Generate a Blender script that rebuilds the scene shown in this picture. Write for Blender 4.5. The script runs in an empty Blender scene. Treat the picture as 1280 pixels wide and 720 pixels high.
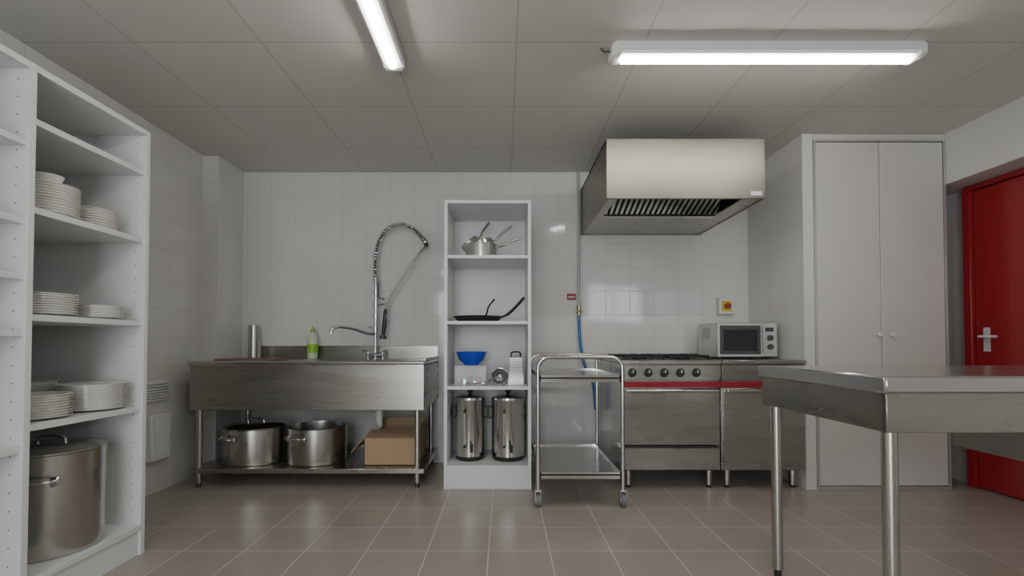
import bpy, bmesh, math, random
from mathutils import Vector, Matrix
random.seed(4)
D=bpy.data
# ---------------------------------------------------------------- materials
def _nt(name):
    m=D.materials.new(name); m.use_nodes=True
    nt=m.node_tree; b=nt.nodes['Principled BSDF']
    return m,nt,b
def mat(name,col,rough=.5,metal=0.,var=.06,scale=8.,stretch=(1,1,1),bump=0.,emit=None,es=0,alpha=1,trans=0,coat=0,rvar=0.):
    m,nt,b=_nt(name); N=nt.nodes; L=nt.links
    b.inputs['Roughness'].default_value=rough; b.inputs['Metallic'].default_value=metal
    tc=N.new('ShaderNodeTexCoord'); mp=N.new('ShaderNodeMapping'); mp.inputs['Scale'].default_value=stretch
    L.new(tc.outputs['Object'],mp.inputs['Vector'])
    nz=N.new('ShaderNodeTexNoise'); nz.inputs['Scale'].default_value=scale; nz.inputs['Detail'].default_value=3
    L.new(mp.outputs[0],nz.inputs['Vector'])
    cr=N.new('ShaderNodeMapRange'); cr.inputs['To Min'].default_value=1-var; cr.inputs['To Max'].default_value=1+var
    L.new(nz.outputs['Fac'],cr.inputs['Value'])
    vm=N.new('ShaderNodeVectorMath'); vm.operation='SCALE'; vm.inputs[0].default_value=col[:3]
    L.new(cr.outputs[0],vm.inputs['Scale']); L.new(vm.outputs[0],b.inputs['Base Color'])
    if rvar:
        r2=N.new('ShaderNodeMapRange'); r2.inputs['To Min'].default_value=rough-rvar; r2.inputs['To Max'].default_value=rough+rvar
        L.new(nz.outputs['Fac'],r2.inputs['Value']); L.new(r2.outputs[0],b.inputs['Roughness'])
    if bump:
        bp=N.new('ShaderNodeBump'); bp.inputs['Strength'].default_value=bump; bp.inputs['Distance'].default_value=.001
        L.new(nz.outputs['Fac'],bp.inputs['Height']); L.new(bp.outputs[0],b.inputs['Normal'])
    if emit: b.inputs['Emission Color'].default_value=(*emit,1); b.inputs['Emission Strength'].default_value=es
    b.inputs['Alpha'].default_value=alpha
    b.inputs['Transmission Weight'].default_value=trans
    b.inputs['Coat Weight'].default_value=coat
    return m
def grid_mat(name,axes,size,off,gw,col,gcol,rough,var=.05,bump=.3,grough=.7,noise=.04,wob=0.,tiltk=0.):
    m,nt,b=_nt(name); N=nt.nodes; L=nt.links
    g=N.new('ShaderNodeNewGeometry'); s=N.new('ShaderNodeSeparateXYZ'); L.new(g.outputs['Position'],s.inputs[0])
    def M(op,a,bb=None):
        n=N.new('ShaderNodeMath'); n.operation=op
        for i,v in enumerate((a,bb)):
            if v is None: continue
            if isinstance(v,(int,float)): n.inputs[i].default_value=v
            else: L.new(v,n.inputs[i])
        return n.outputs[0]
    masks=[];fl=[];fr=[]
    for i,a in enumerate(axes):
        t=M('DIVIDE',M('SUBTRACT',s.outputs[a],off[i]),size[i])
        fl.append(M('FLOOR',t))
        q=M('SUBTRACT',M('FRACT',t),.5); fr.append(q)
        masks.append(M('GREATER_THAN',M('ABSOLUTE',q),.5-gw/size[i]/2))
    mask=M('MAXIMUM',masks[0],masks[1])
    cb=N.new('ShaderNodeCombineXYZ'); L.new(fl[0],cb.inputs[0]); L.new(fl[1],cb.inputs[1])
    wn=N.new('ShaderNodeTexWhiteNoise'); L.new(cb.outputs[0],wn.inputs['Vector'])
    nz=N.new('ShaderNodeTexNoise'); nz.inputs['Scale'].default_value=5; nz.inputs['Detail'].default_value=5; L.new(g.outputs['Position'],nz.inputs['Vector'])
    v=M('ADD',M('MULTIPLY',M('SUBTRACT',wn.outputs['Value'],.5),var*2),M('MULTIPLY',M('SUBTRACT',nz.outputs['Fac'],.5),noise*2))
    v=M('ADD',v,1.)
    vm=N.new('ShaderNodeVectorMath'); vm.operation='SCALE'; vm.inputs[0].default_value=col; L.new(v,vm.inputs['Scale'])
    mx=N.new('ShaderNodeMix'); mx.data_type='RGBA'; L.new(mask,mx.inputs[0]); L.new(vm.outputs[0],mx.inputs[6]); mx.inputs[7].default_value=(*gcol,1)
    L.new(mx.outputs[2],b.inputs['Base Color'])
    L.new(M('ADD',M('MULTIPLY',mask,grough-rough),rough),b.inputs['Roughness'])
    h=M('MULTIPLY',mask,-1.)
    if wob:
        n2=N.new('ShaderNodeTexNoise'); n2.inputs['Scale'].default_value=4; n2.inputs['Detail'].default_value=1; L.new(g.outputs['Position'],n2.inputs['Vector'])
        h=M('ADD',h,M('MULTIPLY',n2.outputs['Fac'],wob))
    if tiltk:
        sc=N.new('ShaderNodeSeparateColor'); L.new(wn.outputs['Color'],sc.inputs[0])
        for i in (0,1): h=M('ADD',h,M('MULTIPLY',M('MULTIPLY',M('SUBTRACT',sc.outputs[i],.5),tiltk),fr[i]))
    bp=N.new('ShaderNodeBump'); bp.inputs['Strength'].default_value=bump; bp.inputs['Distance'].default_value=.001
    L.new(h,bp.inputs['Height']); L.new(bp.outputs[0],b.inputs['Normal'])
    return m
WT=(.66,.655,.63); WG=(.49,.485,.46)
M_floor=grid_mat('floor_tile',(0,1),(.29,.29),(-.073,2.27),.006,(.36,.325,.28),(.60,.58,.53),.30,.05,.3,.8,.10)
M_ceil=grid_mat('ceiling_tile',(0,1),(.61,.61),(.06,2.235),.010,(.66,.645,.615),(.52,.51,.485),.85,.015,.2,.6,.03)
M_wb=grid_mat('wall_tile_back',(0,2),(.2,.2),(.05,.02),.0035,WT,WG,.08,.012,.3,.5,.02,.6,6.0)
M_ws=grid_mat('wall_tile_side',(1,2),(.2,.2),(.05,.02),.0035,WT,WG,.10,.012,.3,.5,.02,.6,6.0)
M_paint=mat('wall_paint',(.68,.675,.65),.6,var=.02)
M_white=mat('melamine_white',(.72,.735,.72),.35,var=.015)
M_cup=mat('cupboard_white',(.60,.59,.56),.4,var=.015)
M_alu=mat('aluminium_trim',(.55,.55,.53),.4,metal=.6,var=.02)
M_pipe=mat('galvanised_pipe',(.42,.42,.41),.45,metal=.5,var=.05)
M_hole=mat('hole_dark',(.12,.12,.12),.8)
M_steel=mat('brushed_steel',(.52,.505,.475),.26,1,var=.05,scale=2,rvar=.03)
M_steelh=mat('brushed_steel_horizontal',(.40,.385,.35),.28,1,var=.16,scale=3,stretch=(.6,1,5),rvar=.06)
M_hood=mat('hood_steel',(.25,.235,.20),.38,1,var=.28,scale=2.2,stretch=(.8,1,3),rvar=.08)
M_steelt=mat('steel_table_top',(.56,.55,.53),.22,1,var=.05,scale=5,rvar=.05)
M_pol=mat('polished_steel',(.66,.65,.63),.14,1,var=.03,scale=2)
M_chrome=mat('chrome',(.68,.68,.68),.1,1,var=.02)
M_dsteel=mat('dark_steel',(.10,.10,.10),.4,.8)
M_black=mat('black_plastic',(.02,.02,.02),.35)
M_iron=mat('cast_iron',(.03,.03,.032),.6,.3)
M_glass=mat('dark_glass',(.02,.02,.022),.06)
M_red=mat('red_enamel',(.27,.012,.022),.3)
M_door=mat('red_door_paint',(.34,.018,.024),.35,var=.04,coat=.2)
M_plate=mat('porcelain',(.74,.73,.69),.15,coat=.3,var=.01)
M_card=mat('cardboard',(.42,.29,.18),.85,var=.08,bump=.2)
M_blue=mat('blue_plastic',(.01,.06,.55),.3)
M_hose=mat('blue_hose',(.04,.14,.36),.4)
M_brass=mat('brass',(.42,.34,.2),.3,1)
M_clear=mat('clear_plastic',(.75,.77,.78),.15,alpha=.22)
M_pvc=mat('white_pvc',(.7,.7,.68),.4)
M_green=mat('green_label',(.22,.5,.03),.4,var=.3,scale=30)
M_bot=mat('bottle_plastic',(.62,.72,.50),.2,alpha=.85)
M_yel=mat('yellow_plate',(.7,.5,.04),.4)
M_tube=mat('tube_glow',(1,1,1),.4,emit=(1,.97,.91),es=40)
M_diff=mat('diffuser_plastic',(.8,.8,.8),.3,emit=(1,.98,.93),es=.2)
M_wood=mat('wood_board',(.16,.09,.05),.5,var=.2)
M_rubber=mat('grey_rubber',(.16,.16,.16),.6)
def grater_mat():
    m,nt,b=_nt('grater_steel'); N=nt.nodes;L=nt.links
    tc=N.new('ShaderNodeTexCoord'); v=N.new('ShaderNodeTexVoronoi'); v.inputs['Scale'].default_value=85; v.inputs['Randomness'].default_value=.1
    L.new(tc.outputs['Object'],v.inputs['Vector'])
    r=N.new('ShaderNodeMapRange'); r.inputs['From Min'].default_value=.38; r.inputs['From Max'].default_value=.5; r.inputs['To Min'].default_value=.03;r.inputs['To Max'].default_value=.42
    L.new(v.outputs['Distance'],r.inputs['Value'])
    L.new(r.outputs[0],b.inputs['Base Color']); b.inputs['Metallic'].default_value=1; b.inputs['Roughness'].default_value=.35
    return m
M_grat=grater_mat()
# ---------------------------------------------------------------- mesh builder
def catmull(pts,n=8):
    P=[Vector(p) for p in pts]; P=[2*P[0]-P[1]]+P+[2*P[-1]-P[-2]]; out=[]
    for i in range(1,len(P)-2):
        a,b,c,d=P[i-1:i+3]
        for k in range(n):
            t=k/n; out.append(.5*((2*b)+(c-a)*t+(2*a-5*b+4*c-d)*t*t+(3*b-a-3*c+d)*t**3))
    out.append(P[-2]); return out
class B:
    def __init__(s,name): s.name=name; s.bm=bmesh.new(); s.mats=[]
    def _in(s,bm,m,T=None):
        if T is not None: bm.transform(T)
        if m not in s.mats: s.mats.append(m)
        i=s.mats.index(m)
        for f in bm.faces: f.material_index=i; f.smooth=True
        me=D.meshes.new('t'); bm.to_mesh(me); bm.free(); s.bm.from_mesh(me); D.meshes.remove(me)
        return s
    def box(s,x0,x1,y0,y1,z0,z1,m,bev=.002,T=None):
        bm=bmesh.new(); bmesh.ops.create_cube(bm,size=1)
        for v in bm.verts: v.co=Vector(((x0+x1)/2+v.co.x*(x1-x0),(y0+y1)/2+v.co.y*(y1-y0),(z0+z1)/2+v.co.z*(z1-z0)))
        if bev and min(x1-x0,y1-y0,z1-z0)>bev*2.5: bmesh.ops.bevel(bm,geom=bm.edges[:],offset=bev,segments=1,affect='EDGES')
        return s._in(bm,m,T)
    def tube(s,pts,r,m,seg=12,cap=True,T=None):
        P=[Vector(p) for p in pts]; bm=bmesh.new(); rings=[]; n=len(P)
        t=(P[1]-P[0]).normalized(); u=t.orthogonal().normalized()
        for i,p in enumerate(P):
            tt=(P[min(i+1,n-1)]-P[max(i-1,0)]).normalized()
            u=(u-tt*u.dot(tt)).normalized(); w=tt.cross(u)
            rr=r[i] if isinstance(r,(list,tuple)) else r
            rings.append([bm.verts.new(p+u*rr*math.cos(2*math.pi*k/seg)+w*rr*math.sin(2*math.pi*k/seg)) for k in range(seg)])
        for a,b in zip(rings,rings[1:]):
            for k in range(seg): bm.faces.new((a[k],a[(k+1)%seg],b[(k+1)%seg],b[k]))
        if cap: bm.faces.new(rings[0][::-1]); bm.faces.new(rings[-1])
        bmesh.ops.recalc_face_normals(bm,faces=bm.faces[:])
        return s._in(bm,m,T)
    def cyl(s,p0,p1,r,m,r1=None,seg=24,T=None): return s.tube([p0,p1],[r,r if r1 is None else r1],m,seg,T=T)
    def lathe(s,c,prof,m,seg=40,T=None):
        bm=bmesh.new(); rings=[]
        for r,z in prof:
            if r<1e-5: rings.append([bm.verts.new((c[0],c[1],c[2]+z))])
            else: rings.append([bm.verts.new((c[0]+r*math.cos(2*math.pi*k/seg),c[1]+r*math.sin(2*math.pi*k/seg),c[2]+z)) for k in range(seg)])
        for a,b in zip(rings,rings[1:]):
            for k in range(seg):
                q=(k+1)%seg
                if len(a)==1 and len(b)==1: continue
                if len(a)==1: bm.faces.new((a[0],b[q],b[k]))
                elif len(b)==1: bm.faces.new((a[k],a[q],b[0]))
                else: bm.faces.new((a[k],a[q],b[q],b[k]))
        bmesh.ops.recalc_face_normals(bm,faces=bm.faces[:])
        return s._in(bm,m,T)
    def poly(s,vs,fs,m,T=None):
        bm=bmesh.new(); V=[bm.verts.new(v) for v in vs]
        for f in fs: bm.faces.new([V[i] for i in f])
        bmesh.ops.recalc_face_normals(bm,faces=bm.faces[:])
        return s._in(bm,m,T)
    def prism(s,prof,x0,x1,m,T=None): # prof in (y,z), extruded along x
        n=len(prof); vs=[(x0,a,b) for a,b in prof]+[(x1,a,b) for a,b in prof]
        fs=[tuple(range(n)),tuple(range(2*n-1,n-1,-1))]+[(i,(i+1)%n,n+(i+1)%n,n+i) for i in range(n)]
        return s.poly(vs,fs,m,T)
    def done(s,T=None):
        if T is not None: s.bm.transform(T)
        xs=[v.co for v in s.bm.verts]
        lo=Vector([min(c[i] for c in xs) for i in range(3)]); hi=Vector([max(c[i] for c in xs) for i in range(3)])
        o=Vector(((lo.x+hi.x)/2,(lo.y+hi.y)/2,lo.z))
        s.bm.transform(Matrix.Translation(-o))
        me=D.meshes.new(s.name); s.bm.to_mesh(me); s.bm.free()
        for m in s.mats: me.materials.append(m)
        me.set_sharp_from_angle(angle=math.radians(40))
        ob=D.objects.new(s.name,me); ob.location=o; bpy.context.scene.collection.objects.link(ob); return ob
# ---------------------------------------------------------------- room shell
XL,XR,YB,YR,ZC=-2.30,3.27,3.95,-2.2,2.42
def slab(n,*a): B(n).box(*a,bev=0).done()
slab('floor',XL-.1,XR+.1,YR-.1,YB+.1,-.1,0,M_floor)
slab('ceiling',XL-.1,XR+.1,YR-.1,YB+.1,ZC,ZC+.1,M_ceil)
slab('wall_back',XL-.1,XR+.1,YB,YB+.1,0,ZC,M_wb)
slab('wall_left',XL-.1,XL,YR,YB,0,ZC,M_ws)
slab('wall_left_pier',XL,-2.18,3.60,YB,0,ZC,M_ws)
slab('wall_right',XR,XR+.1,YR,YB,0,ZC,M_ws)
slab('wall_right_front',3.02,XR,YR,2.30,0,ZC,M_ws)
slab('wall_right_lintel',3.02,XR,2.30,YB,2.07,ZC,M_paint)
slab('wall_partition',2.04,2.11,3.22,YB,0,ZC,M_ws)
wx0,wx1,wz0,wz1=1.70,2.96,1.45,2.25
dx0,dx1,dz0,dz1=-1.45,.22,.02,2.2
b=B('wall_rear'); y0,y1=YR-.1,YR
b.box(XL-.1,dx0,y0,y1,0,ZC,M_paint,0).box(dx1,wx0,y0,y1,0,ZC,M_paint,0).box(wx1,XR+.1,y0,y1,0,ZC,M_paint,0).box(wx0,wx1,y0,y1,0,wz0,M_paint,0).box(wx0,wx1,y0,y1,wz1,ZC,M_paint,0)
b.box(dx0,dx1,y0,y1,0,dz0,M_paint,0).box(dx0,dx1,y0,y1,dz1,ZC,M_paint,0).done()
b=B('window_1')
for x in (wx0,(wx0+wx1)/2-.025,wx1-.05): b.box(x,x+.05,y0+.02,y0+.07,wz0,wz1,M_pvc)
for z in (wz0,wz1-.05): b.box(wx0,wx1,y0+.02,y0+.07,z,z+.05,M_pvc)
b.done()
b=B('added_glazed_door')  # unseen glazed double door, added to let in soft frontal fill light
for x in (dx0,(dx0+dx1)/2-.04,dx1-.06): b.box(x,x+.06,y0+.02,y0+.07,dz0,dz1,M_pvc)
for z in (dz0,.95,dz1-.06): b.box(dx0,dx1,y0+.02,y0+.07,z,z+.06,M_pvc)
b.done()
# ---------------------------------------------------------------- open shelf units
PT=.024
def holes(b,x,y,z0,z1,dy):
    z=z0
    while z<z1: b.cyl((x,y,z),(x,y+dy,z),.0028,M_hole,seg=8); z+=.064
b=B('open_shelf_unit')
for y in (1.10,1.675,2.226): b.box(-2.29,-1.69,y,y+PT,0,1.99,M_white,.001)
b.box(-2.29,-2.28,1.12,2.24,.0,1.98,M_white,0)
for ya,yb,zs in ((1.124,1.675,(1.71,1.43,1.23,1.03,.62)),(1.699,2.226,(1.80,1.478,1.088,.69))):
    for z in zs: b.box(-2.28,-1.70,ya,yb,z-PT,z,M_white,.001)
    b.box(-2.28,-1.69,ya,yb,1.965,1.99,M_white,.001)
    b.box(-2.28,-1.69,ya,yb,.115,.14,M_white,.001)
    b.box(-1.72,-1.70,ya,yb,0,.115,M_white,.001)
for y,d in ((1.675,-.0006),(2.226,-.0006)):
    for x in (-1.735,-2.22): holes(b,x,y,.2,1.93,d)
b.done()
b=B('open_shelf_unit'); F=3.22
b.box(-.407,-.385,F,3.945,0,1.963,M_white,.001).box(.163,.185,F,3.945,0,1.963,M_white,.001)
b.box(-.385,.163,3.70,3.71,.1,1.96,M_white,0)
b.box(-.385,.163,F,3.70,1.941,1.963,M_white,.001).box(-.385,.163,F,3.70,.137,.159,M_white,.001).box(-.385,.163,F+.004,F+.02,0,.137,M_white,.001)
for z in (1.588,1.137,.692): b.box(-.385,.163,F+.008,3.70,z-.022,z,M_white,.001)
b.done()
# ---------------------------------------------------------------- plates
def plates(cx,cy,z,r,n,p=.0075,cup=False):
    b=B('plate_stack'); prof=[(0,0),(r*.55,0),(r*.6,.004)]
    for i in range(n):
        zz=.008+i*p; prof+=[(r*.90,zz-.001),(r,zz+.002),(r,zz+.0042),(r*.90,zz+.0035)]
    t=.008+n*p; prof+=[(r*.62,t-.012),(0,t-.013)]
    b.lathe((cx,cy,z),prof,M_plate); 
    if cup:
        q=r*.5; b.lathe((cx,cy,z+t-.013),[(0,0),(q*.6,0),(q,.05),(q-.004,.05),(q*.55,.006),(0,.006)],M_plate)
    b.done()
plates(-1.80,1.86,1.478,.098,11,.011,cup=True); plates(-1.82,2.085,1.478,.09,8,.011)
plates(-1.81,1.86,1.088,.105,9,.0095); plates(-1.80,2.095,1.088,.095,6,.0095)
plates(-2.08,2.06,1.478,.10,9)
plates(-1.835,1.845,.69,.122,9,.0105); plates(-1.82,2.10,.69,.12,11,.0105); plates(-2.10,2.08,.69,.12,12,.0105); plates(-2.12,1.83,1.088,.11,10)
plates(-1.85,1.45,.62,.12,10)
# ---------------------------------------------------------------- pots
def pot(name,cx,cy,z,r,h,lid=True,ang=(200,)):
    m=M_steel; b=B(name)
    b.lathe((cx,cy,z),[(0,0),(r-.012,0),(r-.003,.004),(r,.014),(r,h-.004),(r+.006,h),(r-.003,h+.001),(r-.004,h-.01),(r-.004,.012),(0,.01)],m,seg=56)
    if lid:
        b.lathe((cx,cy,z+h),[(r+.006,.001),(r+.007,.006),(r-.008,.008),(r*.9,.016),(r*.3,.026),(0,.028)],M_pol,seg=56)
        pts=catmull([(cx-.06,cy,z+h+.022),(cx-.05,cy,z+h+.048),(cx,cy,z+h+.056),(cx+.05,cy,z+h+.048),(cx+.06,cy,z+h+.022)],6)
        b.tube(pts,.006,M_pol)
    for a in ang:
        a=math.radians(a); R=Matrix.Translation((cx,cy,z+h*.75))@Matrix.Rotation(a,4,'Z')
        w=min(.07,r*.35)
        pts=catmull([(r-.004,-w,0),(r+.022,-w,.004),(r+.042,-w*.8,.008),(r+.045,0,.01),(r+.042,w*.8,.008),(r+.022,w,.004),(r-.004,w,0)],6)
        b.tube(pts,.0065,M_pol,T=R)
        for sg in (-1,1): b.box(r-.003,r+.004,sg*w-.014,sg*w+.014,-.02,.02,M_pol,T=R)
    return b.done()
pot('stock_pot',-1.885,1.985,.14,.178,.405,ang=(-62,118))
pot('stock_pot',-1.82,3.50,.13,.215,.25,ang=(-118,62))
pot('stock_pot',-1.365,3.49,.13,.205,.255,lid=False,ang=(-112,68))
# ---------------------------------------------------------------- sink
X0,X1,Y0,Y1,ZS=-2.14,-.545,3.22,3.945,.86
bx0,bx1,by0,by1=-1.50,-.74,3.32,3.72
b=B('commercial_sink')
b.box(X0,bx0,Y0,Y1,ZS-.03,ZS,M_steelt).box(bx1,X1,Y0,Y1,ZS-.03,ZS,M_steelt).box(bx0,bx1,Y0,by0,ZS-.03,ZS,M_steelt).box(bx0,bx1,by1,Y1,ZS-.03,ZS,M_steelt)
b.tube([(X0,Y0+.004,ZS-.008),(X1,Y0+.004,ZS-.008)],.014,M_steelt)
b.box(X0,X1,Y0+.015,Y0+.03,.53,ZS-.02,M_steelh).box(X0,X0+.015,Y0+.02,Y1,.53,ZS-.02,M_steelh).box(X1-.015,X1,Y0+.02,Y1,.53,ZS-.02,M_steelh).box(X0,X1,Y1-.02,Y1,.53,ZS-.02,M_steelh)
for q in ((bx0,bx1,by0,by0+.003),(bx0,bx1,by1-.003,by1),(bx0,bx0+.003,by0,by1),(bx1-.003,bx1,by0,by1)): b.box(*q,.56,ZS-.002,M_steelt,0)
b.box(bx0,bx1,by0,by1,.557,.56,M_steelt,0)
b.box(-2.01,X1,Y1-.018,Y1,ZS,.965,M_steelh).box(X1-.012,X1,Y0+.1,Y1,ZS,ZS+.02,M_steelh)
for x in (X0+.05,X1-.05):
    for y in (Y0+.05,Y1-.06):
        b.cyl((x,y,.03),(x,y,.54),.02,M_steel).cyl((x,y,0),(x,y,.035),.014,M_dsteel)
b.box(X0,X1,Y0+.03,Y1-.03,.095,.13,M_steelh,.004)
# drain
b.cyl((-.93,3.55,.50),(-.93,3.55,.558),.045,M_pvc).cyl((-.93,3.55,.40),(-.93,3.55,.5),.025,M_pvc)
b.tube(catmull([(-.93,3.55,.42),(-.93,3.57,.37),(-.95,3.62,.36),(-.98,3.66,.40),(-.99,3.72,.47),(-.99,3.93,.47)],6),.02,M_pvc)
b.tube(catmull([(-1.08,3.5,.53),(-1.0,3.5,.515),(-.84,3.5,.515),(-.78,3.5,.53)],5),.01,M_black)
b.done()
# faucet
b=B('pre_rinse_faucet'); fx,fy=-1.04,3.84
b.lathe((fx,fy,ZS),[(0,0),(.035,0),(.035,.008),(.02,.015),(.018,.03),(0,.03)],M_chrome,24)
b.box(fx-.075,fx+.075,fy-.018,fy+.018,ZS+.02,ZS+.05,M_chrome,.008)
for sx in (-1,1):
    b.cyl((fx+sx*.06,fy,ZS),(fx+sx*.06,fy,ZS+.055),.014,M_chrome).tube([(fx+sx*.06,fy,ZS+.06),(fx+sx*.10,fy-.05,ZS+.075)],[.008,.006],M_chrome)
b.cyl((fx,fy,ZS+.03),(fx,fy,1.50),.012,M_chrome)
for z,r in ((1.10,.022),(1.20,.02),(1.30,.018),(1.40,.018),(1.50,.02)): b.cyl((fx,fy,z-.02),(fx,fy,z+.02),r,M_chrome)
b.tube(catmull([(fx,fy,1.06),(fx-.06,fy-.05,1.065),(fx-.15,fy-.12,1.10),(fx-.23,fy-.2,1.11),(fx-.27,fy-.23,1.09),(fx-.275,fy-.235,1.055)],6),.011,M_chrome)
b.tube([(fx,fy-.015,1.10),(fx-.05,fy-.03,1.12)],.007,M_chrome)
path=catmull([(fx,fy,1.48),(fx-.005,fy,1.64),(fx+.02,fy,1.80),(fx+.09,fy,1.915),(fx+.20,fy,1.955),(fx+.31,fy,1.91),(fx+.385,fy,1.83),(fx+.405,fy,1.80)],24)
b.tube(path,.008,M_dsteel,8)
u=Vector((0,1,0)); fine=[]
for a,c in zip(path,path[1:]):
    for k in range(6): fine.append(a.lerp(c,k/6))
turns=50; n=len(fine); hp=[]
for i,p in enumerate(fine):
    t=(fine[min(i+1,n-1)]-fine[max(i-1,0)]).normalized(); w=t.cross(u)
    a=2*math.pi*turns*i/n; hp.append(p+(u*math.cos(a)+w*math.sin(a))*.018)
b.tube(hp,.0042,M_chrome,6)
e=path[-1]
b.cyl(e,e+Vector((.005,0,-.03)),.016,M_black)
b.tube(catmull([e+Vector((.004,0,-.02)),(fx+.36,fy-.02,1.72),(fx+.24,fy-.03,1.55),(fx+.12,fy-.03,1.36),(fx+.085,fy-.02,1.25)],8),.0085,M_steelh)
b.tube([(fx+.085,fy-.02,1.26),(fx+.075,fy-.02,1.12),(fx+.065,fy-.02,1.05)],[.014,.019,.013],M_black)
b.lathe((fx+.065,fy-.02,1.02),[(0,0),(.026,0),(.026,.02),(.012,.04),(0,.04)],M_dsteel,20)
b.tube(catmull([(fx,fy,1.28),(fx+.04,fy-.01,1.30),(fx+.08,fy-.02,1.30)],5),.006,M_chrome)
b.tube([(fx+.08,fy-.02,1.24),(fx+.115,fy-.05,1.14)],.005,M_chrome)
b.tube([(fx+.02,fy,1.48),(fx+.02,fy,1.36),(fx+.07,fy,1.34)],.006,M_dsteel)
b.done()
# dish soap bottle
b=B('dish_soap_bottle'); c=(-1.55,3.84,ZS)
b.lathe(c,[(0,0),(.036,0),(.04,.01),(.04,.15),(.03,.185),(.015,.205),(.015,.215),(0,.215)],M_bot,28)
b.lathe(c,[(.0405,.05),(.041,.05),(.041,.12),(.0405,.12)],M_green,28)
b.lathe(c,[(0,.215),(.017,.215),(.016,.238),(.008,.245),(.007,.262),(0,.262)],M_green,20); b.done()
b=B('utensil_cylinder'); c=(-2.02,3.83,ZS)
b.lathe(c,[(0,0),(.04,0),(.04,.27),(.037,.27),(.037,.01),(0,.01)],M_steel,32); b.done()
b=B('cutting_board'); c=(-1.86,3.5,ZS)
b.lathe(c,[(0,0),(.235,0),(.24,.004),(.24,.008),(.235,.012),(0,.012)],M_wood,48); b.done()
# cardboard box
b=B('cardboard_box'); x0,x1,y0,y1,z0,z1=-.98,-.61,3.34,3.70,.13,.315; t=.004
b.box(x0,x1,y0,y0+t,z0,z1,M_card,0).box(x0,x1,y1-t,y1,z0,z1,M_card,0).box(x0,x0+t,y0,y1,z0,z1,M_card,0).box(x1-t,x1,y0,y1,z0,z1,M_card,0).box(x0,x1,y0,y1,z0,z0+t,M_card,0)
def flap(p,q,d,m=M_card):
    p,q,d=Vector(p),Vector(q),Vector(d); nn=(q-p).cross(d).normalized()*.004
    v=[p,q,q+d,p+d]; v+= [a+nn for a in v]
    b.poly(v,[(0,1,2,3),(7,6,5,4),(0,4,5,1),(1,5,6,2),(2,6,7,3),(3,7,4,0)],m)
flap((x0,y0,z1),(x0,y1,z1),(-.09,0,-.095)); flap((x0+.01,y1,z1),(x1-.01,y1,z1),(0,.04,.09)); flap((x1,y0,z1),(x1,y1,z1),(.012,0,.09)); flap((x0+.004,y0,z1),(x1-.004,y0,z1),(0,.15,.035))
b.done()
# wall vent left
b=B('wall_vent'); b.box(XL,XL+.012,3.02,3.24,.60,.74,M_pvc)
for k in range(7): b.box(XL+.012,XL+.03,3.03,3.23,.61+k*.018,.618+k*.018,M_white,.001)
b.done()
b=B('wall_electrical_box'); b.box(XL,XL+.05,3.04,3.22,.22,.52,M_pvc,.006).box(XL+.05,XL+.054,3.06,3.2,.25,.49,M_white,.001).done()
# ---------------------------------------------------------------- cookware on tall unit
def saucepan(cx,cy,z,r,h,hang,hl,rise,T=None,name='saucepan'):
    b=B(name)
    b.lathe((0,0,0),[(0,0),(r-.006,0),(r,.006),(r,h),(r+.003,h+.002),(r-.002,h+.001),(r-.003,.008),(0,.007)],M_pol,40)
    R=Matrix.Rotation(math.radians(hang),4,'Z')
    b.tube(catmull([(r-.003,0,h-.02),(r+.03,0,h-.012),(r+hl*.5,0,h-.01+rise*.5),(r+hl,0,h-.01+rise)],6),[.007]*6+[.009]*12+[.007],M_steelh,10,T=R)
    b.box(r-.002,r+.004,-.015,.015,h-.035,h-.005,M_pol,T=R)
    TT=Matrix.Translation((cx,cy,z)); 
    if T is not None: TT=TT@T
    return b.done(TT)
saucepan(-.165,3.46,1.588,.115,.115,-12,.20,.05)
saucepan(-.14,3.46,1.628,.088,.10,5,.17,.06,T=Matrix.Rotation(math.radians(-18),4,'Y'))
saucepan(-.20,3.46,1.655,.07,.09,20,.16,.05,T=Matrix.Rotation(math.radians(-38),4,'Y'))
b=B('frying_pan'); c=(-.19,3.46,1.137)
b.lathe(c,[(0,0),(.13,0),(.145,.006),(.178,.042),(.182,.043),(.178,.038),(.144,.01),(0,.006)],M_iron,48)
b.tube(catmull([(c[0]+.165,3.44,c[2]+.035),(c[0]+.22,3.42,c[2]+.06),(c[0]+.28,3.40,c[2]+.115),(c[0]+.335,3.38,c[2]+.175)],6),[.008]*5+[.011]*13+[.008],M_iron,10)
b.done()
b=B('serving_ladle'); b.tube(catmull([(-.16,3.45,1.155),(-.13,3.44,1.19),(-.11,3.42,1.25),(-.07,3.40,1.30)],6),[.006]*18+[.010],M_black,10)
b.lathe((-.165,3.45,1.146),[(0,0),(.03,.004),(.045,.02),(.043,.02),(.028,.006),(0,.002)],M_dsteel,24).done()
b=B('plastic_storage_box'); x0,x1,y0,y1,z0=-.345,-.125,3.32,3.52,.692
for q in ((x0,x1,y0,y0+.003),(x0,x1,y1-.003,y1),(x0,x0+.003,y0,y1),(x1-.003,x1,y0,y1)): b.box(*q,z0,z0+.13,M_clear,0)
b.box(x0,x1,y0,y1,z0,z0+.003,M_clear,0).box(x0-.005,x1+.005,y0-.005,y1+.005,z0+.13,z0+.137,M_clear,.001)
for k in range(5): b.box(x0+.02+k*.036,x0+.04+k*.036,y0+.03,y1-.03,z0+.003,z0+.03+.012*(k%3),M_pol if k%2 else M_red,.002)
b.done()
b=B('mixing_bowl'); b.lathe((-.235,3.42,.829),[(0,0),(.05,0),(.055,.01),(.09,.04),(.108,.09),(.116,.092),(.115,.096),(.104,.094),(.086,.045),(.05,.012),(0,.01)],M_blue,44).done()
b=B('box_grater'); gx,gy,gz=.085,3.42,.692
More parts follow.
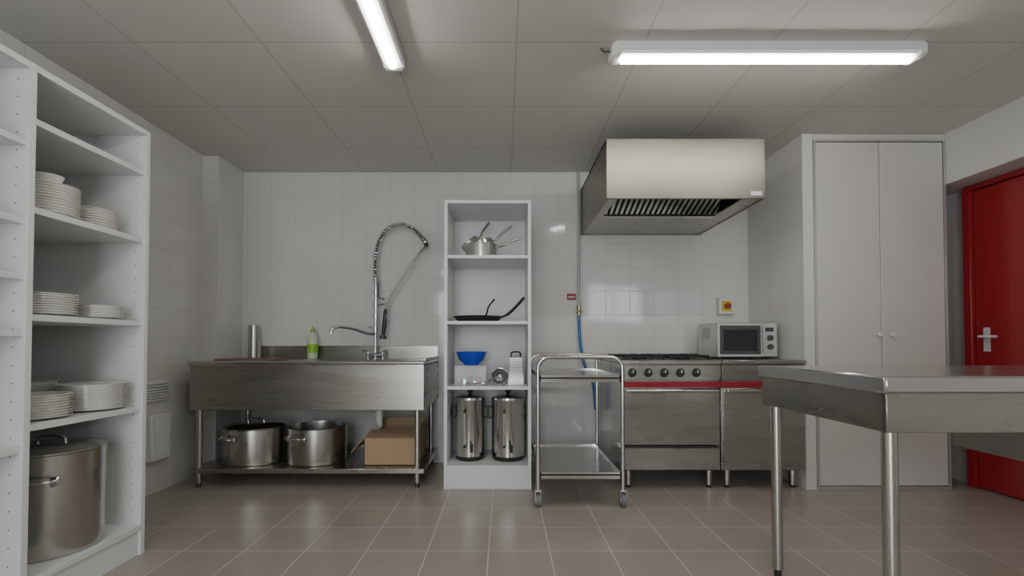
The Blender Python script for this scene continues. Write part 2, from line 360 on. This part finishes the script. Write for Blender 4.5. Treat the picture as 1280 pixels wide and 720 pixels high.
def fr(w0,d0,w1,d1,h,z0,m):
    v=[(gx-w0,gy-d0,z0),(gx+w0,gy-d0,z0),(gx+w0,gy+d0,z0),(gx-w0,gy+d0,z0),(gx-w1,gy-d1,z0+h),(gx+w1,gy-d1,z0+h),(gx+w1,gy+d1,z0+h),(gx-w1,gy+d1,z0+h)]
    b.poly(v,[(3,2,1,0),(4,5,6,7),(0,1,5,4),(1,2,6,5),(2,3,7,6),(3,0,4,7)],m)
fr(.056,.042,.045,.03,.185,gz+.006,M_grat); fr(.058,.044,.058,.044,.006,gz,M_pol); fr(.047,.032,.045,.03,.006,gz+.19,M_pol)
b.tube(catmull([(gx-.035,gy,gz+.195),(gx-.03,gy,gz+.225),(gx,gy,gz+.232),(gx+.03,gy,gz+.225),(gx+.035,gy,gz+.195)],5),.006,M_black); b.done()
b=B('kitchen_strainer'); R=Matrix.Translation((-.03,3.36,.752))@Matrix.Rotation(math.radians(70),4,'X')
b.lathe((0,0,0),[(.058,0),(.055,-.02),(.042,-.04),(.02,-.052),(0,-.055)],M_grat,28,T=R)
b.tube([R@Vector((.06*math.cos(a*math.pi/12),.06*math.sin(a*math.pi/12),0)) for a in range(25)],.004,M_pol,8)
b.tube(catmull([(-.085,3.36,.735),(-.12,3.30,.715),(-.20,3.28,.70),(-.27,3.27,.70)],6),.005,M_pol,8); b.done()
def urn(cx,cy,z,r,h):
    b=B('coffee_urn')
    b.lathe((cx,cy,z),[(0,0),(r-.01,0),(r-.004,.01),(r-.004,.03),(0,.03)],M_black,40)
    b.lathe((cx,cy,z),[(r-.004,.03),(r,.032),(r,h-.05),(r+.004,h-.045),(r+.004,h-.035),(0,h-.035)],M_pol,48)
    b.lathe((cx,cy,z),[(r+.001,h-.035),(r,h-.025),(r*.5,h-.01),(0,h-.008)],M_pol,40)
    b.lathe((cx,cy,z+h-.01),[(0,0),(.015,0),(.012,.012),(.022,.022),(.02,.032),(0,.034)],M_black,20)
    for sg in (-1,1):
        b.tube(catmull([(cx+sg*(r-.003),cy-.02,z+h*.80),(cx+sg*(r+.022),cy-.02,z+h*.80),(cx+sg*(r+.026),cy-.02,z+h*.72),(cx+sg*(r+.022),cy-.02,z+h*.64),(cx+sg*(r-.003),cy-.02,z+h*.64)],5),.007,M_black,10)
    b.cyl((cx+.02,cy-r+.003,z+.10),(cx+.02,cy-r-.035,z+.10),.010,M_black).cyl((cx+.02,cy-r-.035,z+.075),(cx+.02,cy-r-.035,z+.13),.011,M_black)
    b.cyl((cx-.03,cy-r-.006,z+.11),(cx-.03,cy-r-.006,z+h-.12),.006,M_clear).cyl((cx-.03,cy-r-.006,z+.10),(cx-.03,cy-r-.006,z+.115),.009,M_black).cyl((cx-.03,cy-r-.006,z+h-.125),(cx-.03,cy-r-.006,z+h-.11),.009,M_black)
    b.done()
urn(-.245,3.43,.159,.107,.465); urn(.03,3.43,.159,.12,.465)
# ---------------------------------------------------------------- gas pipe
b=B('gas_pipe')
px=.620; b.cyl((px,3.925,1.28),(px,3.925,ZC),.011,M_pipe)
for z in (2.2,1.75,1.4): b.box(px-.018,px+.011,3.925,3.95,z-.012,z+.012,M_pvc)
b.cyl((px,3.925,1.22),(px,3.925,1.30),.018,M_brass).cyl((px-.03,3.91,1.25),(px+.03,3.91,1.25),.008,M_brass)
b.tube(catmull([(px,3.925,1.22),(px+.005,3.92,1.05),(px+.02,3.90,.90),(px+.05,3.88,.78),(px+.10,3.85,.66),(px+.12,3.84,.45)],8),.013,M_hose)
b.done()
B('wall_label').box(.525,.60,3.946,3.95,1.345,1.40,M_red,0).box(.535,.59,3.9455,3.946,1.368,1.376,M_white,0).done()
b=B('emergency_stop_switch'); b.box(1.77,1.90,3.90,3.95,1.225,1.36,M_pvc,.005).box(1.795,1.875,3.894,3.90,1.25,1.335,M_yel,.002)
b.cyl((1.835,3.894,1.293),(1.835,3.872,1.293),.024,M_red).done()
# ---------------------------------------------------------------- extractor hood
b=B('extractor_hood'); hx0,hx1,hy0,hz0,hz1=.642,1.635,2.95,1.89,2.268; HY=3.945
b.box(hx0,hx1,hy0,hy0+.02,hz0,hz1,M_hood,.002)
b.box(hx0,hx0+.015,hy0+.02,HY,hz0,hz1,M_hood,0).box(hx1-.015,hx1,hy0+.02,HY,hz0,hz1,M_hood,0).box(hx0,hx1,hy0+.02,HY,hz1-.015,hz1,M_hood,0)
b.box(hx0,hx1,HY-.01,HY,hz0,hz1,M_hood,0)
b.box(hx0+.015,hx1-.015,3.38,HY-.01,hz0+.004,hz0+.014,M_steelh,0)
b.box(hx0+.015,hx0+.07,hy0+.02,3.38,hz0+.004,hz0+.014,M_steelh,0).box(hx1-.13,hx1-.015,hy0+.02,3.38,hz0+.004,hz0+.014,M_steelh,0)
b.prism([(3.0,hz0+.16),(3.38,hz0+.02),(3.38,hz0+.03),(3.0,hz0+.17)],hx0+.02,hx1-.02,M_iron)
n=22
for k in range(n):
    x=hx0+.08+(hx1-hx0-.22)*k/(n-1)
    b.prism([(3.0,hz0+.14),(3.38,hz0+.003),(3.38,hz0+.012),(3.0,hz0+.15)],x-.010,x+.010,M_pol)
b.box(hx0+.07,hx1-.13,3.36,3.39,hz0-.002,hz0+.012,M_pol)
b.box(hx1-.09,hx1-.02,hy0-.002,hy0,hz0+.02,hz0+.045,M_pvc,0)
b.done()
# ---------------------------------------------------------------- gas range
F=3.20
b=B('gas_range'); x0,x1=.79,1.462
b.box(x0,x1,F+.02,3.93,.127,.855,M_steel,.003)
b.box(x0,x1,F-.01,3.93,.845,.87,M_steelh,.003)
b.box(x0,x1,F,F+.02,.735,.84,M_steelh,.003)
b.box(x0,x1,F-.004,F+.02,.688,.728,M_red,.002)
b.box(x0+.01,x1-.01,F,F+.02,.30,.682,M_steelh,.004).box(x0+.01,x1-.01,F,F+.02,.135,.285,M_steelh,.004).box(x0+.02,x1-.02,F-.01,F+.01,.288,.296,M_dsteel,0)
b.tube([(x0+.03,F-.03,.668),(x1-.03,F-.03,.668)],.011,M_pol)
for x in (x0+.06,x1-.06): b.cyl((x,F-.03,.668),(x,F+.01,.668),.008,M_pol)
for k in range(5):
    x=.862+k*.108; b.lathe((0,0,0),[(0,0),(.03,0),(.03,.004),(.022,.006),(.02,.028),(0,.03)],M_black,24,T=Matrix.Translation((x,F,.787))@Matrix.Rotation(math.pi/2,4,'X'))
    b.box(x-.003,x+.003,F-.034,F-.028,.787,.805,M_pvc,0)
b.box(x0+.03,x1-.03,F+.05,3.84,.868,.873,M_dsteel,.001)
for cx in (x0+.18,x1-.18):
    for cy in (3.40,3.68):
        b.lathe((cx,cy,.872),[(0,0),(.05,0),(.05,.012),(.035,.018),(0,.018)],M_iron,24)
        for dx in (-.13,-.045,.045,.13): b.box(cx+dx-.005,cx+dx+.005,cy-.125,cy+.125,.892,.903,M_iron,.001)
        for dy in (-.12,0,.12): b.box(cx-.135,cx+.135,cy+dy-.005,cy+dy+.005,.887,.897,M_iron,.001)
        for dx in (-.13,.13):
            for dy in (-.12,.12): b.box(cx+dx-.006,cx+dx+.006,cy+dy-.006,cy+dy+.006,.87,.892,M_iron,.001)
b.box(x0,x1,3.90,3.93,.87,.90,M_steelh,.002)
for x in (x0+.06,x1-.06):
    for y in (F+.07,3.85): b.cyl((x,y,.02),(x,y,.13),.022,M_steel).cyl((x,y,0),(x,y,.03),.016,M_black)
b.done()
b=B('steel_base_cabinet'); x0,x1=1.466,2.035
b.box(x0,x1,F+.02,3.93,.127,.845,M_steel,.003).box(x0,x1-.0,F-.01,3.93,.845,.87,M_steelt,.003).box(x0,x1,3.915,3.93,.87,.90,M_steelh,.002)
b.box(x0,x1,F,F+.02,.735,.84,M_steelh,.003)
b.box(x0,x1,F-.004,F+.02,.688,.728,M_red,.002)
b.box(x0+.01,x1-.01,F,F+.02,.135,.682,M_steelh,.004).tube([(x0+.03,F-.03,.668),(x1-.03,F-.03,.668)],.011,M_pol)
for x in (x0+.06,x1-.06): b.cyl((x,F-.03,.668),(x,F+.01,.668),.008,M_pol)
for x in (x0+.06,x1-.06):
    for y in (F+.07,3.85): b.cyl((x,y,.02),(x,y,.13),.022,M_steel).cyl((x,y,0),(x,y,.03),.016,M_black)
b.done()
# microwave
b=B('microwave_oven'); x0,x1,y0,y1,z0,z1=1.555,1.995,3.46,3.80,.885,1.135
b.box(x0,x1,y0+.02,y1,z0,z1,M_alu,.006).box(x0,x1,y0,y0+.02,z0,z1,M_alu,.006)
b.box(x0+.02,x0+.315,y0-.004,y0,z0+.02,z1-.02,M_dsteel,.001).box(x0+.045,x0+.29,y0-.006,y0-.004,z0+.045,z1-.05,M_glass,0)
b.box(x1-.095,x1-.02,y0-.003,y0,z0+.02,z1-.02,M_alu,.001).box(x1-.09,x1-.03,y0-.005,y0-.002,z1-.065,z1-.035,M_glass,0)
for z in (z0+.14,z0+.075): b.cyl((x1-.058,y0-.02,z),(x1-.058,y0-.002,z),.02,M_dsteel)
b.box(x1-.118,x1-.105,y0-.03,y0-.018,z0+.03,z1-.03,M_alu,.003)
for z in (z0+.04,z1-.045): b.box(x1-.116,x1-.107,y0-.02,y0,z-.008,z+.008,M_alu,.001)
for k in range(7): b.box(x0-.0008,x0,y0+.12,y0+.26,z1-.04-k*.012,z1-.036-k*.012,M_hole,0)
for x in (x0+.04,x1-.04):
    for y in (y0+.04,y1-.04): b.cyl((x,y,.87),(x,y,z0+.003),.012,M_black)
b.done()
# ---------------------------------------------------------------- built-in cupboard
b=B('built_in_cupboard'); F=3.22
b.box(2.112,3.018,F+.03,3.94,.0,2.418,M_cup,0)
b.box(2.112,3.018,F,F+.03,2.375,2.418,M_cup,.001).box(2.112,2.128,F-.004,F+.03,0,2.375,M_alu,.001).box(3.003,3.018,F-.004,F+.03,0,2.375,M_alu,.001).box(2.128,3.003,F-.004,F+.03,2.365,2.378,M_alu,.001).box(2.128,3.003,F-.002,F+.03,0,.02,M_alu,.001)
b.box(2.131,2.563,F,F+.022,.024,2.362,M_cup,.003).box(2.568,3.0,F,F+.022,.024,2.362,M_cup,.003)
for x in (2.535,2.625): b.lathe((0,0,0),[(0,0),(.008,0),(.007,.012),(.018,.02),(.016,.028),(0,.031)],M_pvc,20,T=Matrix.Translation((x,F,1.045))@Matrix.Rotation(math.pi/2,4,'X'))
b.done()
# door
b=B('door_1')
b.box(3.225,3.268,2.46,3.24,.01,2.03,M_door,.003)
b.box(3.20,3.269,3.245,3.30,0,2.068,M_door,.003).box(3.20,3.269,2.40,2.455,0,2.068,M_door,.003).box(3.20,3.269,2.455,3.245,2.033,2.068,M_door,.003)
b.box(3.219,3.226,3.145,3.185,.93,1.09,M_pvc,.003)
b.tube(catmull([(3.222,3.165,1.03),(3.175,3.165,1.03),(3.165,3.15,1.03),(3.165,3.05,1.028)],5),.009,M_pvc)
b.cyl((3.215,3.165,.81),(3.226,3.165,.81),.022,M_pvc)
b.done()
# ---------------------------------------------------------------- trolley
b=B('serving_trolley'); x0,x1,y0,y1=.205,.715,2.87,3.66
for y in (y0,y1):
    pts=[(x0,y,.10),(x0,y,.80)]+[(x0+.07-.07*math.cos(a*math.pi/16),y,.83+.07*math.sin(a*math.pi/16)) for a in range(9)]+[(x1-.07+.07*math.sin(a*math.pi/16),y,.83+.07*math.cos(a*math.pi/16)) for a in range(9)]+[(x1,y,.80),(x1,y,.10)]
    b.tube(pts,.0125,M_pol)
for z in (.78,.20):
    b.box(x0+.013,x1-.013,y0-.005,y1+.005,z-.012,z,M_steelt,.002)
    for q in ((x0+.013,x0+.018,y0-.005,y1+.005),(x1-.018,x1-.013,y0-.005,y1+.005),(x0+.013,x1-.013,y0-.005,y0),(x0+.013,x1-.013,y1,y1+.005)): b.box(*q,z-.03,z+.012,M_pol,0)
for x in (x0,x1):
    for y in (y0,y1):
        b.box(x-.018,x+.018,y-.02,y+.02,.095,.105,M_alu,.001)
        for sg in (-1,1): b.box(x+sg*.016-.0015,x+sg*.016+.0015,y-.012,y+.03,.035,.098,M_alu,0)
        b.cyl((x-.012,y+.012,.042),(x+.012,y+.012,.042),.042,M_rubber).cyl((x-.014,y+.012,.042),(x+.014,y+.012,.042),.022,M_pvc)
b.done()
# ---------------------------------------------------------------- prep table
b=B('prep_table'); x0,x1,y0,y1=1.115,2.80,1.39,2.09
b.box(x0,x1,y0,y1,.835,.886,M_steelt,.006)
b.box(x0+.012,x1-.012,y0+.012,y0+.027,.718,.837,M_steelh,.002).box(x0+.012,x1-.012,y1-.027,y1-.012,.718,.837,M_steelh,.002)
b.box(x0+.012,x0+.027,y0+.02,y1-.02,.718,.837,M_steelh,.002).box(x1-.027,x1-.012,y0+.02,y1-.02,.718,.837,M_steelh,.002)
for x in (x0+.045,x1-.05):
    for y in (y0+.045,y1-.06): b.cyl((x,y,.03),(x,y,.84),.021,M_steel).cyl((x,y,0),(x,y,.035),.015,M_black)
b.box(1.90,2.45,y0+.05,y1-.07,.55,.82,M_steel,.004)
b.done()
# ---------------------------------------------------------------- ceiling lights
def light(cx,cy,L,rot,cable=False):
    b=B('fluorescent_light'); h=L/2
    b.prism([(-.05,0),(.05,0),(.06,-.025),(.055,-.045),(-.055,-.045),(-.06,-.025)],-h,h,M_pvc)
    b.prism([(-.052,-.045),(.052,-.045),(.042,-.056),(-.042,-.056)],-h+.005,h-.005,M_diff)
    b.prism([(-.018,-.056),(.018,-.056),(.017,-.074),(0,-.080),(-.017,-.074)],-h+.03,h-.03,M_tube)
    for q in ((-h-.02,-h+.03),(h-.03,h+.02)): b.box(*q,-.055,.055,-.066,0,M_pvc,.012)
    if cable: b.tube(catmull([(-h-.01,0,-.03),(-h-.03,.0,-.02),(-h-.045,.01,-.015),(-h-.065,.01,-.002)],5),.005,M_black,8)
    b.done(Matrix.Translation((cx,cy,ZC-.001))@Matrix.Rotation(rot,4,'Z'))
light(-.55,1.62,1.46,math.pi/2); light(1.265,2.27,1.46,0,True)
light(-.45,-1.0,1.46,0)  # unseen extra fixture behind the camera, added to brighten the room
# ---------------------------------------------------------------- world, portals for window and added door, camera
w=D.worlds.new('sky'); bpy.context.scene.world=w; w.use_nodes=True
bg=w.node_tree.nodes['Background']; bg.inputs[0].default_value=(.92,.96,1,1); bg.inputs[1].default_value=7.5
for (a0,a1,c0,c1) in ((wx0,wx1,wz0,wz1),(dx0,dx1,dz0,dz1)):
    l=D.lights.new('daylight_portal','AREA'); l.shape='RECTANGLE'; l.size=a1-a0; l.size_y=c1-c0; l.cycles.is_portal=True
    o=D.objects.new('daylight_portal',l); o.location=((a0+a1)/2,YR-.11,(c0+c1)/2); o.rotation_euler=(math.radians(90),0,0); bpy.context.scene.collection.objects.link(o)
cam=D.cameras.new('camera'); co=D.objects.new('camera',cam); bpy.context.scene.collection.objects.link(co)
f=593.; tilt=1.2
cam.sensor_width=36; cam.lens=f/1280*36; co.location=(0,0,.98); co.rotation_euler=(math.radians(90+tilt),0,0)
cam.shift_x=10/1280; cam.shift_y=(70-f*math.tan(math.radians(tilt)))/1280
cam.clip_start=.05
bpy.context.scene.camera=co
